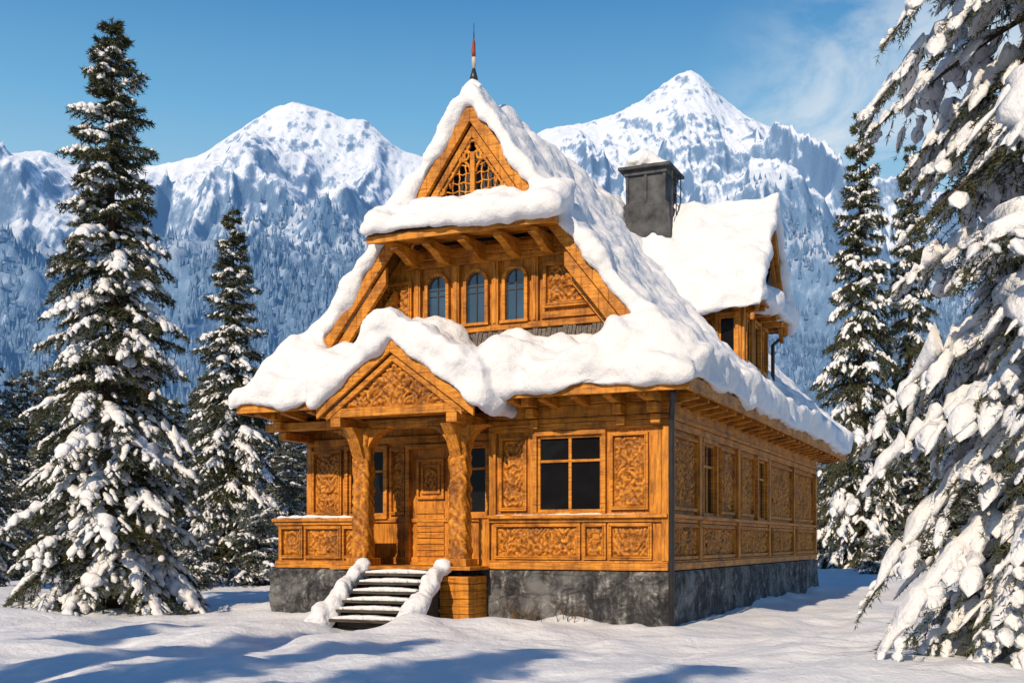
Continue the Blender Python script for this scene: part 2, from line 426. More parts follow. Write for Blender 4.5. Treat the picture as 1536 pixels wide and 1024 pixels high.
for sg in (-1,1):
    for k in (.17,.31,.45,.60):
        top=min(8.95,9.3-k*1.18)
        tr.tube([(AC+sg*(k+.012*math.sin(z*23+k*9)),.05,z) for z in np.linspace(8.14,top,9)],.017,5)
    for zc in (8.27,8.43,8.60,8.76):
        x1=.78-(zc-8.13)*.62
        tr.tube([(AC+sg*t*x1,.045,zc+.018*math.sin(t*15+zc*7)+.03*t) for t in np.linspace(.04,1,10)],.015,5)
    for (cx,zc,r) in ((.30,8.62,.24),(.62,8.36,.14)):
        tr.tube([(AC+sg*(cx-r*math.cos(t)),.02,zc+r*1.1*math.sin(t)) for t in np.linspace(0,math.pi,10)],.028,5)
    # leafy scrolls
    for (cx,zc,r,n_) in ((.24,8.9,.11,1.4),(.48,8.62,.09,-1.4),(.66,8.3,.08,1.4)):
        tr.tube([(AC+sg*(cx+r*(1-t*.7)*math.cos(t*7*n_/1.4)),-.005,zc+r*(1-t*.7)*math.sin(t*7*n_/1.4)) for t in np.linspace(0,1,16)],.022,5)
for (cx,zc,r) in ((0,9.10,.12),(-.17,8.95,.09),(.17,8.95,.09)):
    tr.tube([(AC+cx+r*math.cos(t),.0,zc+r*math.sin(t)) for t in np.linspace(0,2*math.pi,13)],.026,5)
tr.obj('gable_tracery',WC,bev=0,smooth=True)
wh.poly([(AC-1.95,-.62,7.30),(AC+1.95,-.62,7.30),(AC+1.72,.5,7.47),(AC-1.72,.5,7.47),(AC-1.95,-.62,7.39),(AC+1.95,-.62,7.39),(AC+1.72,.5,7.59),(AC-1.72,.5,7.59)],
            [(0,1,2,3),(7,6,5,4),(0,4,5,1),(1,5,6,2),(2,6,7,3),(3,7,4,0)])
wh.box(AC-1.97,AC+1.97,-.68,-.622,7.28,7.43)
for u in (-1.45,-.75,0,.75,1.45):
    a=AC+u
    wh.prism([(a-.08,.5,6.98),(a-.08,.5,7.34),(a-.08,-.5,7.28),(a-.08,-.52,7.18),(a-.08,-.2,7.12),(a-.08,.1,7.0)],
             [(a+.08,.5,6.98),(a+.08,.5,7.34),(a+.08,-.5,7.28),(a+.08,-.52,7.18),(a+.08,-.2,7.12),(a+.08,.1,7.0)])
# --- porch
PA=-4.92
for sg in (-1,1):
    q=lambda d0,d1,u0,u1:[(PA+sg*u,5.3-.735*u-d) for u,d in ((u0,d0),(u1,d0),(u1,d1),(u0,d1))]
    ue=1.62 if sg<0 else 1.72
    for (d0,d1,b0,b1,mb) in ((.02,.26,-1.32,-1.24,wh),(.28,.42,-1.238,-1.12,wh),(.0,.08,-1.18,.4,wh)):
        z=q(d0,d1,0,ue if d0<.2 else 1.45);mb.prism([(a,b0,zz) for a,zz in z],[(a,b1,zz) for a,zz in z])
PF=Face('f',-1.14)
relief(PF,PA-1.2,PA+1.2,4.06,4.95,.0,2.2,.06,mask=lambda X,Z:(Z<4.98-.78*np.abs(X-PA)))
PF.poly(wv,[(PA-1.3,4.03),(PA+1.3,4.03),(PA,5.05)],-.05,-.03)
wh.box(PA-1.5,PA+1.5,-1.22,-.86,3.88,4.05)
wh.box(PA-1.35,PA-1.13,-1.24,.5,3.70,3.875);wh.box(PA+1.13,PA+1.35,-1.24,.5,3.70,3.875)
wh.box(PA-1.3,PA+1.3,-.62,-.40,3.70,3.87)
for x in (-5.99,-3.87):
    for sg in (-1,1):
        pts=[(x+sg*.12,2.95)]
        for i in range(8):
            t=i/7*math.pi/2;pts.append((x+sg*(.12+.50*(1-math.cos(t))),3.0+.68*math.sin(t)))
        pts+= [(x+sg*.62,3.70),(x+sg*.12,3.70)]
        wv.prism([(a,-.64,z) for a,z in pts],[(a,-.36,z) for a,z in pts])
    pts=[(-.62,3.0),(-.74,3.2),(-.9,3.5),(-1.1,3.7),(-.62,3.7)]
    wv.prism([(x-.12,b,z) for b,z in pts],[(x+.12,b,z) for b,z in pts])
    wv.box(x-.25,x+.25,-.75,-.25,1.06,1.2)
def column(x,b,r,z0,z1,seed):
    nz=190;k=44;Z=np.linspace(z0,z1,nz)[:,None];A=np.linspace(0,2*np.pi,k,endpoint=False)[None,:]
    sq=1/np.maximum(np.abs(np.cos(A)),np.abs(np.sin(A)));sq=np.minimum(sq,1.20)
    taper=1+.14*np.exp(-((Z-z0)/.25)**2)+.30*sst(z1-.6,z1,Z)
    R=r*sq*taper*(1+.34*(fbm(np.cos(A)*3.4+5+seed,Z*9+np.sin(A)*3.4,4,seed)-.5))
    R=R*(1+.05*np.sin(Z*22+3*np.sin(A*2+Z*5)))
    V=np.stack([x+R*np.cos(A),b+R*np.sin(A),Z+0*A],-1).reshape(-1,3)
    i=np.arange(nz-1)[:,None]*k;j=np.arange(k)[None,:]
    F=np.stack([i+j,i+(j+1)%k,i+k+(j+1)%k,i+k+j],-1).reshape(-1,4)
    return V,F
for i,x in enumerate((-5.99,-3.87)):
    V,F=column(x,-.5,.175,1.15,3.72,i*3+1)
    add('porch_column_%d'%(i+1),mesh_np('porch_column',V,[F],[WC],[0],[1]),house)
# --- stairs
st=MB()
for i in range(6):
    z=.93-.16*i;b=-.9-.22*i
    st.box(-5.62,-4.22,b-.30,b,z-.05,z);st.box(-5.6,-4.24,b-.05,b-.02,z-.16,z-.052)
for x in (-5.72,-4.18):
    st.prism([(x-.05,-.88,.98),(x-.05,-2.15,.02),(x-.05,-2.15,-.3),(x-.05,-.88,-.3)],[(x+.05,-.88,.98),(x+.05,-2.15,.02),(x+.05,-2.15,-.3),(x+.05,-.88,-.3)])
st.obj('entrance_stairs',STEP,bev=.006)
# --- dormer
DX=-.12
wv.box(-2.4,DX,6.5,9.2,4.6,7.2)
DF=Face('f',6.5);DS=Face('s',DX)
for a in (DX-.06,-.70,-1.25): DF.box(wv,a-.06,a+.06,4.9,7.0,0,.06)
for b in (6.55,7.35,8.35,9.12): DS.box(wv,b-.07,b+.07,4.9,6.95,0,.07)
window(DS,6.75,7.2,5.75,6.7,(.5,),(.6,));window(DS,7.6,8.15,5.75,6.7,(.5,),(.6,));window(DS,8.55,8.95,5.75,6.7,(),(.6,))
for (b0,b1) in ((6.75,7.2),(7.6,8.15),(8.55,8.95)): DS.box(gl,b0,b1,5.75,6.7,.001,.012)
window(DF,-.60,-.3,5.75,6.7,(),(.6,));DF.box(gl,-.6,-.3,5.75,6.7,.001,.012);panel(DF,-1.16,-.80,5.75,6.7,5.5,.04)
DF.box(sh:=MB(),-1.95,-1.32,5.5,6.8,0,.05);sh.obj('dormer_shingles',SHING,bev=0)
DF.box(wh,-2,DX+.04,6.95,7.1,0,.1);DS.box(wh,6.5,9.2,6.955,7.12,0,.1);DS.box(wh,6.5,9.2,5.5,5.6,0,.06);DF.box(wh,-1.25,DX,5.5,5.6,0,.055)
DG=Face('s',DX+.08)
DG.poly(wv,[(6.3,7.25),(9.4,7.25),(7.85,9.25)],-.1,0)
relief(Face('s',DX+.085),6.7,9.0,7.4,8.6,.0,4.2,.05,mask=lambda X,Z:(Z<9.1-1.3*np.abs(X-7.85)))
for sg in (-1,1):
    for (d0,d1,e0,e1) in ((.02,.34,.30,.40),(.36,.52,.2,.298)):
        z=[(7.85+sg*u,9.4-1.33*u-d) for u,d in ((0,d0),(1.75,d0),(1.75,d1),(0,d1))]
        DG.poly(wh,z,e0,e1)
for b in (6.1,6.8,7.5,8.2,8.9,9.55): wh.box(DX,.36,b-.06,b+.06,6.86,6.97)
for a in (-1.4,-.8,-.2): wh.box(a-.06,a+.06,6.02,6.48,6.86,6.97)
wh.box(-1.7,.40,5.98,6.5,6.975,7.02);wh.box(DX,.405,6.505,9.7,6.975,7.018)
wh.obj('horizontal_timber',WH);wv.obj('walls_and_posts',WV);fr.obj('trim_and_frames',WH,bev=.006)
gl.obj('window_panes',GL,bev=0);glu.obj('upper_window_panes',GLU,bev=0);dk.obj('gable_opening',METAL,bev=0)
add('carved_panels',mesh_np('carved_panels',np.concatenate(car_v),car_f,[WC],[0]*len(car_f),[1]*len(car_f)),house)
# --- roof slabs
def slab(a,b,top,bot):
    A,B=np.meshgrid(a,b);zt=top(A,B);zb=bot(A,B)
    nr,nc=A.shape;n=nr*nc
    V=np.concatenate([np.stack([A,B,zt],-1).reshape(-1,3),np.stack([A,B,zb],-1).reshape(-1,3)])
    f1=grid_faces(nr,nc);f2=grid_faces(nr,nc,n)[:,::-1]
    ed=[]
    idx=np.arange(n).reshape(nr,nc)
    for e,fl in ((idx[0,:],0),(idx[-1,:],1),(idx[:,0],1),(idx[:,-1],0)):
        q=np.stack([e[:-1],e[1:],e[1:]+n,e[:-1]+n],1)
        ed.append(q if fl else q[:,::-1])
    return V,np.concatenate([f1,f2]+ed)
def join(parts):
    V=[];F=[];o=0
    for v,f in parts: V.append(v);F.append(f+o);o+=len(v)
    return np.concatenate(V),np.concatenate(F)
au=np.concatenate([[AC-4.85],np.linspace(AC-3.25,AC-1.35,5),[AC],np.linspace(AC+1.35,AC+3.25,5),[AC+4.5]])
parts=[slab(au,np.array([-.14,18.0]),lambda A,B:Sp(A-AC),lambda A,B:Sp(A-AC)-.12)]
parts.append(slab(np.linspace(AC-4.85,AC+4.5,60),np.linspace(-.92,.47,14),lambda A,B:Skirt(A-AC,B)-.004,lambda A,B:Skirt(A-AC,B)-.1))
parts.append(slab(np.array([-3.4,.36]),np.array([6.0,7.85,9.7]),lambda A,B:Dz(B),lambda A,B:Dz(B)-.1))
parts.append(slab(np.linspace(AC-1.93,AC+1.93,12),np.array([-.68,.05]),lambda A,B:7.44+(B+.68)*.8,lambda A,B:7.44+(B+.68)*.8-.03))
V,F=join(parts)
add('roof_boards',mesh_np('roof_boards',V,[F],[WD],[0],[0]),house)
# --- roof snow
rz=lambda A,B,s,k: k*(fbm(A*1.1+3,B*1.1,3,s)-.5)*2
P=[]
def maint(u): return .42+.18*sst(3,4.2,np.abs(u))
def corner(u,B): return .30*np.exp(-((u-4.55)**2+(B+1.0)**2)/.45)+.30*np.exp(-((u+4.9)**2+(B+1.0)**2)/.45)
P.append(slab(np.linspace(AC-4.95,AC+4.62,110),np.linspace(-.25,18.15,140),lambda A,B:Sp(A-AC)+maint(A-AC)+rz(A,B,1,.12)*sst(-.2,1.2,B)-corner(A-AC,B),lambda A,B:Sp(A-AC)+.0))
def sktop(A,B):
    u=A-AC
    mound=np.exp(-((u+.35)/.8)**2)
    t=.68-(.64-.28*mound)*sst(-.55,.08,B)
    t=t+rz(A*1.3,B*1.6,2,.50)*sst(.4,-.3,B)
    t=np.where(np.abs(A-PA)<1.35,np.minimum(t,.05),t)
    k=sst(2.9,3.6,np.abs(u))
    t=t*(1-k)+(maint(u)+.03)*k-corner(u,B)
    base=Skirt(u,B)
    return base+np.maximum(t,.04)
P.append(slab(np.linspace(AC-4.95,AC+4.62,140),np.linspace(-1.08,.30,30),sktop,lambda A,B:Skirt(A-AC,np.maximum(B,-.95))+.0))
P.append(slab(np.linspace(-3.4,.48,50),np.linspace(5.88,9.82,50),lambda A,B:Dz(B)+.50+rz(A,B,5,.10),lambda A,B:Dz(B)-.0))
P.append(slab(np.linspace(DX,.50,10),np.linspace(5.95,9.75,40),lambda A,B:7.05+.34+(0.5-A)*.5,lambda A,B:7.03+0*A))
P.append(slab(np.linspace(AC-2.08,AC+2.08,40),np.linspace(-.86,.02,14),lambda A,B:7.47+(B+.72)*.45+.34+rz(A*2,B*2,7,.16),lambda A,B:7.44+np.maximum(B+.70,0)*.4))
P.append(slab(np.linspace(PA-1.72,PA+2.0,44),np.linspace(-1.45,.45,22),lambda A,B:PorchZ(A)+.60+.12*sst(-.3,1.6,A-PA)+rz(A*1.5,B*1.5,9,.20),lambda A,B:PorchZ(A)+.01))
V,F=join(P)
me=mesh_np('roof_snow',V,[F],[SNOW],[0],[1])
bm=bmesh.new();bm.from_mesh(me)
bmesh.ops.recalc_face_normals(bm,faces=bm.faces);bm.to_mesh(me);bm.free()
o=add('roof_snow',me,house)
m=o.modifiers.new('r','REMESH');m.mode='VOXEL';m.voxel_size=.055;m.use_smooth_shade=True
m=o.modifiers.new('s','SMOOTH');m.factor=.5;m.iterations=10
for k,(scl,stg) in enumerate(((.8,.34),(.36,.12),(.13,.035))):
    tx=bpy.data.textures.new('snow_clouds_%d'%k,'CLOUDS');tx.noise_scale=scl;tx.noise_depth=1
    m=o.modifiers.new('d%d'%k,'DISPLACE');m.texture=tx;m.strength=stg;m.mid_level=.43;m.texture_coords='LOCAL'
# --- small snow
def blob_tube(name,pts,rs,par,vox=.035,ds=.07,ns=.2):
    mb=MB();mb.tube(pts,rs,10);o=mb.obj(name,SNOW,par,bev=0,smooth=True)
    m=o.modifiers.new('r','REMESH');m.mode='VOXEL';m.voxel_size=vox;m.use_smooth_shade=True
    m=o.modifiers.new('s','SMOOTH');m.iterations=5
    t=bpy.data.textures.new('c','CLOUDS');t.noise_scale=ns
    m=o.modifiers.new('d','DISPLACE');m.texture=t;m.strength=ds;m.texture_coords='LOCAL'
    return o
sn=MB()
rs_=np.random.default_rng(2)
for i in range(6):
    z=.93-.16*i;b=-.9-.22*i
    n=24;xs=np.linspace(-5.58,-4.26,n)
    for k in range(n-1):
        f=b-.235+.06*rs_.random();hh=.035+.035*math.sin(math.pi*k/(n-1))+.012*rs_.random()
        sn.box(xs[k]-.004,xs[k+1]+.004,f,b-.02,z-.02+.0003*k,z+hh)
o=sn.obj('tread_snow',SNOW,bev=0)
m=o.modifiers.new('r','REMESH');m.mode='VOXEL';m.voxel_size=.02;m.use_smooth_shade=True
m=o.modifiers.new('s','SMOOTH');m.iterations=5
for k,x in enumerate((-5.78,-4.08)):
    n=16;pts=[];rs=[]
    for i in range(n):
        t=i/(n-1);pts.append((x+.03*math.sin(i*.8+k)-.05*t*(1 if k==0 else -1),-.80-1.55*t,1.08-1.10*t+.06*math.sin(t*3.1)));rs.append(.15+.02*math.sin(i*1.1+k*2)+.11*t*t)
    blob_tube('stair_snow_%d'%(k+1),pts,rs,house,ds=.16,ns=.26)
blob_tube('parapet_snow',[(-8.4,-.02,2.02),(-7.7,-.02,2.03),(-7,-.03,2.02),(-6.4,-.02,2.01)],[.03,.045,.04,.03],house,ds=.07,vox=.025)
blob_tube('ledge_snow',[(-3.4,-.03,2.02),(-2.5,-.05,2.02),(-1.4,-.05,2.02),(-.2,-.04,2.01)],[.018,.02,.028,.018],house,vox=.02,ds=.035)
# chimney
ch=MB()
cx,cy=-2.62,7.6
ch.box(cx-.47,cx+.47,cy-.47,cy+.47,8.2,10.62)
ch.prism([(cx-.74,cy-.62,8.0),(cx+.74,cy-.62,8.0),(cx+.74,cy+.62,8.0),(cx-.74,cy+.62,8.0)],[(cx-.60,cy-.55,9.72),(cx+.60,cy-.55,9.72),(cx+.60,cy+.55,9.72),(cx-.60,cy+.55,9.72)])
ch.prism([(cx-.60,cy-.55,9.721),(cx+.60,cy-.55,9.721),(cx+.60,cy+.55,9.721),(cx-.60,cy+.55,9.721)],[(cx-.48,cy-.48,9.86),(cx+.48,cy-.48,9.86),(cx+.48,cy+.48,9.86),(cx-.48,cy+.48,9.86)])
ch.box(cx-.66,cx+.66,cy-.66,cy+.66,10.625,10.70);ch.box(cx-.54,cx+.54,cy-.54,cy+.54,10.50,10.622)
ch.prism([(cx-.6,cy-.6,10.702),(cx+.6,cy-.6,10.702),(cx+.6,cy+.6,10.702),(cx-.6,cy+.6,10.702)],[(cx-.2,cy-.2,10.86),(cx+.2,cy-.2,10.86),(cx+.2,cy+.2,10.86),(cx-.2,cy+.2,10.86)])
for x,y in ((-.47,-.47),(.47,-.47),(.47,.47),(-.47,.47),(0,-.48)): ch.box(cx+x-.035,cx+x+.035,cy+y-.035,cy+y+.035,9.8,10.5)
for dx,dy in ((.66,-.45),(.66,-.1),(.66,.3)):
    ch.tube([(cx+dx,cy+dy,9.4),(cx+dx,cy+dy,10.64)],.016,5)
for z in (9.8,10.05,10.3): ch.tube([(cx+.66,cy-.5,z),(cx+.66,cy+.4,z)],.014,5);
ch.tube([(cx+.66,cy-.45,9.8),(cx+.66,cy-.1,10.3)],.012,5)
ch.obj('chimney',CHIM,bev=.015)
blob_tube('chimney_snow',[(cx-.62,cy-.1,10.84),(cx-.5,cy-.1,10.92),(cx-.25,cy-.05,11.0),(cx-.02,cy,10.95),(cx+.25,cy,10.84),(cx+.5,cy,10.78)],[.10,.20,.30,.24,.14,.07],house,ds=.12)
def finial(name,mat,pts,rs):
    f=MB();f.tube(pts,rs,8);f.obj(name,mat,bev=0,smooth=True)
finial('finial_base',METAL,[(AC,.05,9.8),(AC,.05,10.38),(AC,.05,10.42),(AC,.05,10.62)],[.05,.05,.085,.03])
finial('finial_pale_band',WHITE,[(AC,.05,10.62),(AC,.05,10.72),(AC,.05,10.84)],[.028,.045,.04])
finial('finial_red_band',RED,[(AC,.05,10.84),(AC-.01,.05,10.95),(AC,.05,11.12),(AC,.05,11.2)],[.036,.042,.03,.014])
finial('finial_tip',METAL,[(AC,.05,11.2),(AC,.05,11.5)],[.012,.005])
blob_tube('finial_snow',[(AC-.14,.0,10.20),(AC,.0,10.28),(AC+.16,.0,10.18)],[.1,.14,.1],house)
dp=MB();dp.tube([(.13,-.14,.05),(.13,-.14,3.7),(.2,-.3,3.95),(.3,-.62,4.12)],.055,10)
dp.tube([(.3,9.75,6.85),(.2,9.6,6.7),(.02,9.42,6.5),(.02,9.40,5.2)],.05,8)
dp.obj('downpipe',METAL,bev=0,smooth=True)

# ------------------------------------------------------------------ ground
ca,sa=math.cos(ROT),math.sin(ROT)
def ground_z(x,y):
    dx=x-C[0];dy=y-C[1];a=dx*ca+dy*sa;b=-dx*sa+dy*ca
    z=.50*(fbm(x*.16+4,y*.16,3,2)-.5)+.36*(fbm(x*.45,y*.6,3,5)-.5)+.12*(fbm(x*1.5,y*1.7,3,8)-.5)
    z+=.09*(ridged(x*.8+.5*fbm(x,y,2,3),y*1.2,3,14)-.4)
    da=np.maximum(np.maximum(-8.5-a,a-.05),0);db=np.maximum(np.maximum(-.1-b,b-16.1),0)
    d=np.hypot(da,db);z=z*sst(0,2.2,d)*.9+z*.1+(.05+.34*(fbm(a*1.1,b*1.1,3,31)-.35))*np.exp(-(d/.45)**2)
    z+=.24*np.exp(-((a+3.7)**2+(b+2.6)**2)/.3)+.16*np.exp(-((a+6.1)**2+(b+2.5)**2)/.25)+.16*np.exp(-((a+2.6)**2+(b+1.9)**2)/1.2)
    pth=np.exp(-((a+4.95+.25*np.sin(b*1.3))/.55)**2)*sst(-8,-4,b)*(1-sst(-2.2,-1.9,b))
    z-=pth*(.13+.20*(fbm(x*3.3,y*3.3,2,41)-.5))
    z+=.9*sst(28,60,y)*fbm(x*.05,y*.05,2,3)*.5
    return z
def spread(n,far,c=0):
    t=np.linspace(-1,1,n);k=7.6;return c+far*np.sinh(k*t)/np.sinh(k)
gx=spread(760,4500);gy=spread(820,4500,16)
X,Y=np.meshgrid(gx,gy);Z=ground_z(X,Y);Z=np.where(np.hypot(X,Y)>400,0.2,Z)
gm,nt,b=newmat('snow_ground')
n1=noise(nt,coord(nt),.9,5,.55);n2=noise(nt,coord(nt),9,6,.66);n3=noise(nt,coord(nt),110,2,.5)
nt.links.new(ramp(nt,n1,[(.3,(.69,.73,.80)),(.65,(.76,.78,.82))]),b.inputs['Base Color'])
b.inputs['Roughness'].default_value=.7;b.inputs['Specular IOR Level'].default_value=.25
p=bump(nt,None,n1,.6,.15);p=bump(nt,None,n2,.55,.07,p);bump(nt,b,n3,.35,.01,p)
add('snow_ground',mesh_np('snow_ground',np.stack([X,Y,Z],-1).reshape(-1,3),[grid_faces(*X.shape)],[gm],[0],[1]))
dw=MB();rw=np.random.default_rng(8)
for k in range(26):
    c0=rw.choice([-2.9,-2.45,-1.7]);x=c0+rw.normal(0,.12);y=-.38+rw.normal(0,.08);h=rw.uniform(.16,.42)
    dw.tube([(x,y,-.05),(x+rw.normal(0,.03),y,h*.6),(x+rw.normal(0,.10),y+rw.normal(0,.05),h)],[.010,.007,.004],4)
o=dw.obj('dry_weeds',STALK,parent=None,bev=0);o.location=C;o.rotation_euler=(0,0,ROT)

# ------------------------------------------------------------------ mountains
LX=[-2600,-1800,-1400,-1170,-1078,-1002,-850,-713,-644,-560,-500,-439,-370,-332,-271,-195,0,300,2600]
LZ=[700,820,850,890,900,863,856,879,925,975,1000,985,955,962,896,872,760,560,200]
RX=[-2600,-600,-120,91,197,285,381,430,469,510,539,654,759,864,1005,1200,1500,2600]
RZ=[300,700,960,1085,1090,1119,1189,1222,1240,1212,1170,1085,1064,1000,940,900,860,700]
def mh(x,y):
    wx=x+60*(fbm(x/260,y/260,3,11)-.5);wy=y+160*(fbm(x/300,y/300,3,12)-.5)
    out=None
    for (cx_,cz,Y0,D,s) in ((LX,LZ,2600,2100,1),(RX,RZ,3000,2400,2)):
        crest=np.interp(x,cx_,cz)
        crest=.6*crest+.2*np.interp(x-25,cx_,cz)+.2*np.interp(x+25,cx_,cz)
        t=(Y0-wy)/D
        g=np.where(t>0,np.clip(1-t,0,1)**1.35,1+t*1.6)
        env=np.clip(t*4,0,1)*np.clip((1-t)*1.6,0,1)
        h=crest*g
        h=h+env*(270*(ridged(wx/380+s*9,wy/900,3,s)-.45)+115*(ridged(wx/120,wy/280,4,s+3)-.45))
        h=h+(.2+np.clip(t*5,0,1)*.8)*(30*(ridged(wx/44,wy/80,4,s+7)-.4))+4*(fbm(x/14,y/14,2,3)-.5)
        out=h if out is None else np.maximum(out,h)
    return np.maximum(out,-5)
mx=np.linspace(-2300,2300,1100);my=np.linspace(450,3300,480)
X,Y=np.meshgrid(mx,my);Z=mh(X,Y)
mm,nt,b=newmat('mountain')
geo=N(nt,'ShaderNodeNewGeometry');sx=N(nt,'ShaderNodeSeparateXYZ');nt.links.new(geo.outputs['Normal'],sx.inputs[0])
sp=N(nt,'ShaderNodeSeparateXYZ');nt.links.new(geo.outputs['Position'],sp.inputs[0])
na=noise(nt,coord(nt,(1,.6,.4)),.016,8,.68);nb=noise(nt,coord(nt,(1,.5,.4)),.07,6,.72);nc=noise(nt,coord(nt),.006,4,.6)
st_=math_(nt,'ADD',sx.outputs['Z'],math_(nt,'MULTIPLY',math_(nt,'SUBTRACT',na,.5),1.0))
st_=math_(nt,'ADD',st_,math_(nt,'MULTIPLY',math_(nt,'SUBTRACT',nb,.5),.8))
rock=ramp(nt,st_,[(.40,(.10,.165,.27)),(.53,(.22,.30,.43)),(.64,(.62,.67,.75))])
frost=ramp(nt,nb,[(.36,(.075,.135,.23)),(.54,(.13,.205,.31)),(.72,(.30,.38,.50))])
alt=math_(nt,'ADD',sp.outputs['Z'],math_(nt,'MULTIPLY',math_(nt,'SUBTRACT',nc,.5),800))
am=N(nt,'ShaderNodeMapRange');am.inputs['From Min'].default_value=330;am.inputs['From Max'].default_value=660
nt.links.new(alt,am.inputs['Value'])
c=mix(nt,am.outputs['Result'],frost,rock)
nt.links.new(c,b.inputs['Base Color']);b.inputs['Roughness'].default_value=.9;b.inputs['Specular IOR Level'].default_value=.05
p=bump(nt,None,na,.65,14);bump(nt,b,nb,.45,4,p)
HAZE_GLOW=(.11,.26,.50,1)  # aerial haze painted on as an even bluish glow over blue-tinted slope colours
b.inputs['Emission Color'].default_value=HAZE_GLOW;b.inputs['Emission Strength'].default_value=.27
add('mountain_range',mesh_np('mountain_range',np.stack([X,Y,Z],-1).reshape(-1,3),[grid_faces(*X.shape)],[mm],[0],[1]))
rng=np.random.default_rng(9)
n=130000
y=600+1750*rng.random(n)**.8;x=(rng.random(n)*2-1)*(y*.62+250);z=mh(x,y)
keep=(z>5)&(rng.random(n)<(1-sst(200,620,z+420*(fbm(x/150,y/150,3,21)-.5)))*(.25+.75*sst(.42,.55,fbm(x/60,y/90,3,22))))
x=x[keep];y=y[keep];z=z[keep];n=len(x)
hh=rng.uniform(7,17,n);rr=hh*rng.uniform(.18,.26,n);k=5
A=np.linspace(0,2*np.pi,k,endpoint=False)[None,:]+rng.random(n)[:,None]*6
ring=np.stack([x[:,None]+rr[:,None]*np.cos(A),y[:,None]+rr[:,None]*np.sin(A),np.repeat(z[:,None]-1,k,1)],-1)
tip=np.stack([x,y,z+hh],-1)[:,None,:]
V=np.concatenate([ring,tip],1).reshape(-1,3);o_=np.arange(n)[:,None]*(k+1);j=np.arange(k)[None,:]
F=np.stack([o_+j,o_+(j+1)%k,np.repeat(o_+k,k,1)],-1).reshape(-1,3)
fm,nt,b=newmat('slope_forest')
f1=noise(nt,coord(nt),.09,4,.7);
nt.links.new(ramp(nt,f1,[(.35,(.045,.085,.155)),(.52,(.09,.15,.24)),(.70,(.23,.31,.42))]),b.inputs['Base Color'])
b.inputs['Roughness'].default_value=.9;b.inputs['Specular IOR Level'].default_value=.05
b.inputs['Emission Color'].default_value=HAZE_GLOW;b.inputs['Emission Strength'].default_value=.24  # same painted haze glow on the distant trees
add('slope_forest',mesh_np('slope_forest',V,[F],[fm],[0],[0]))

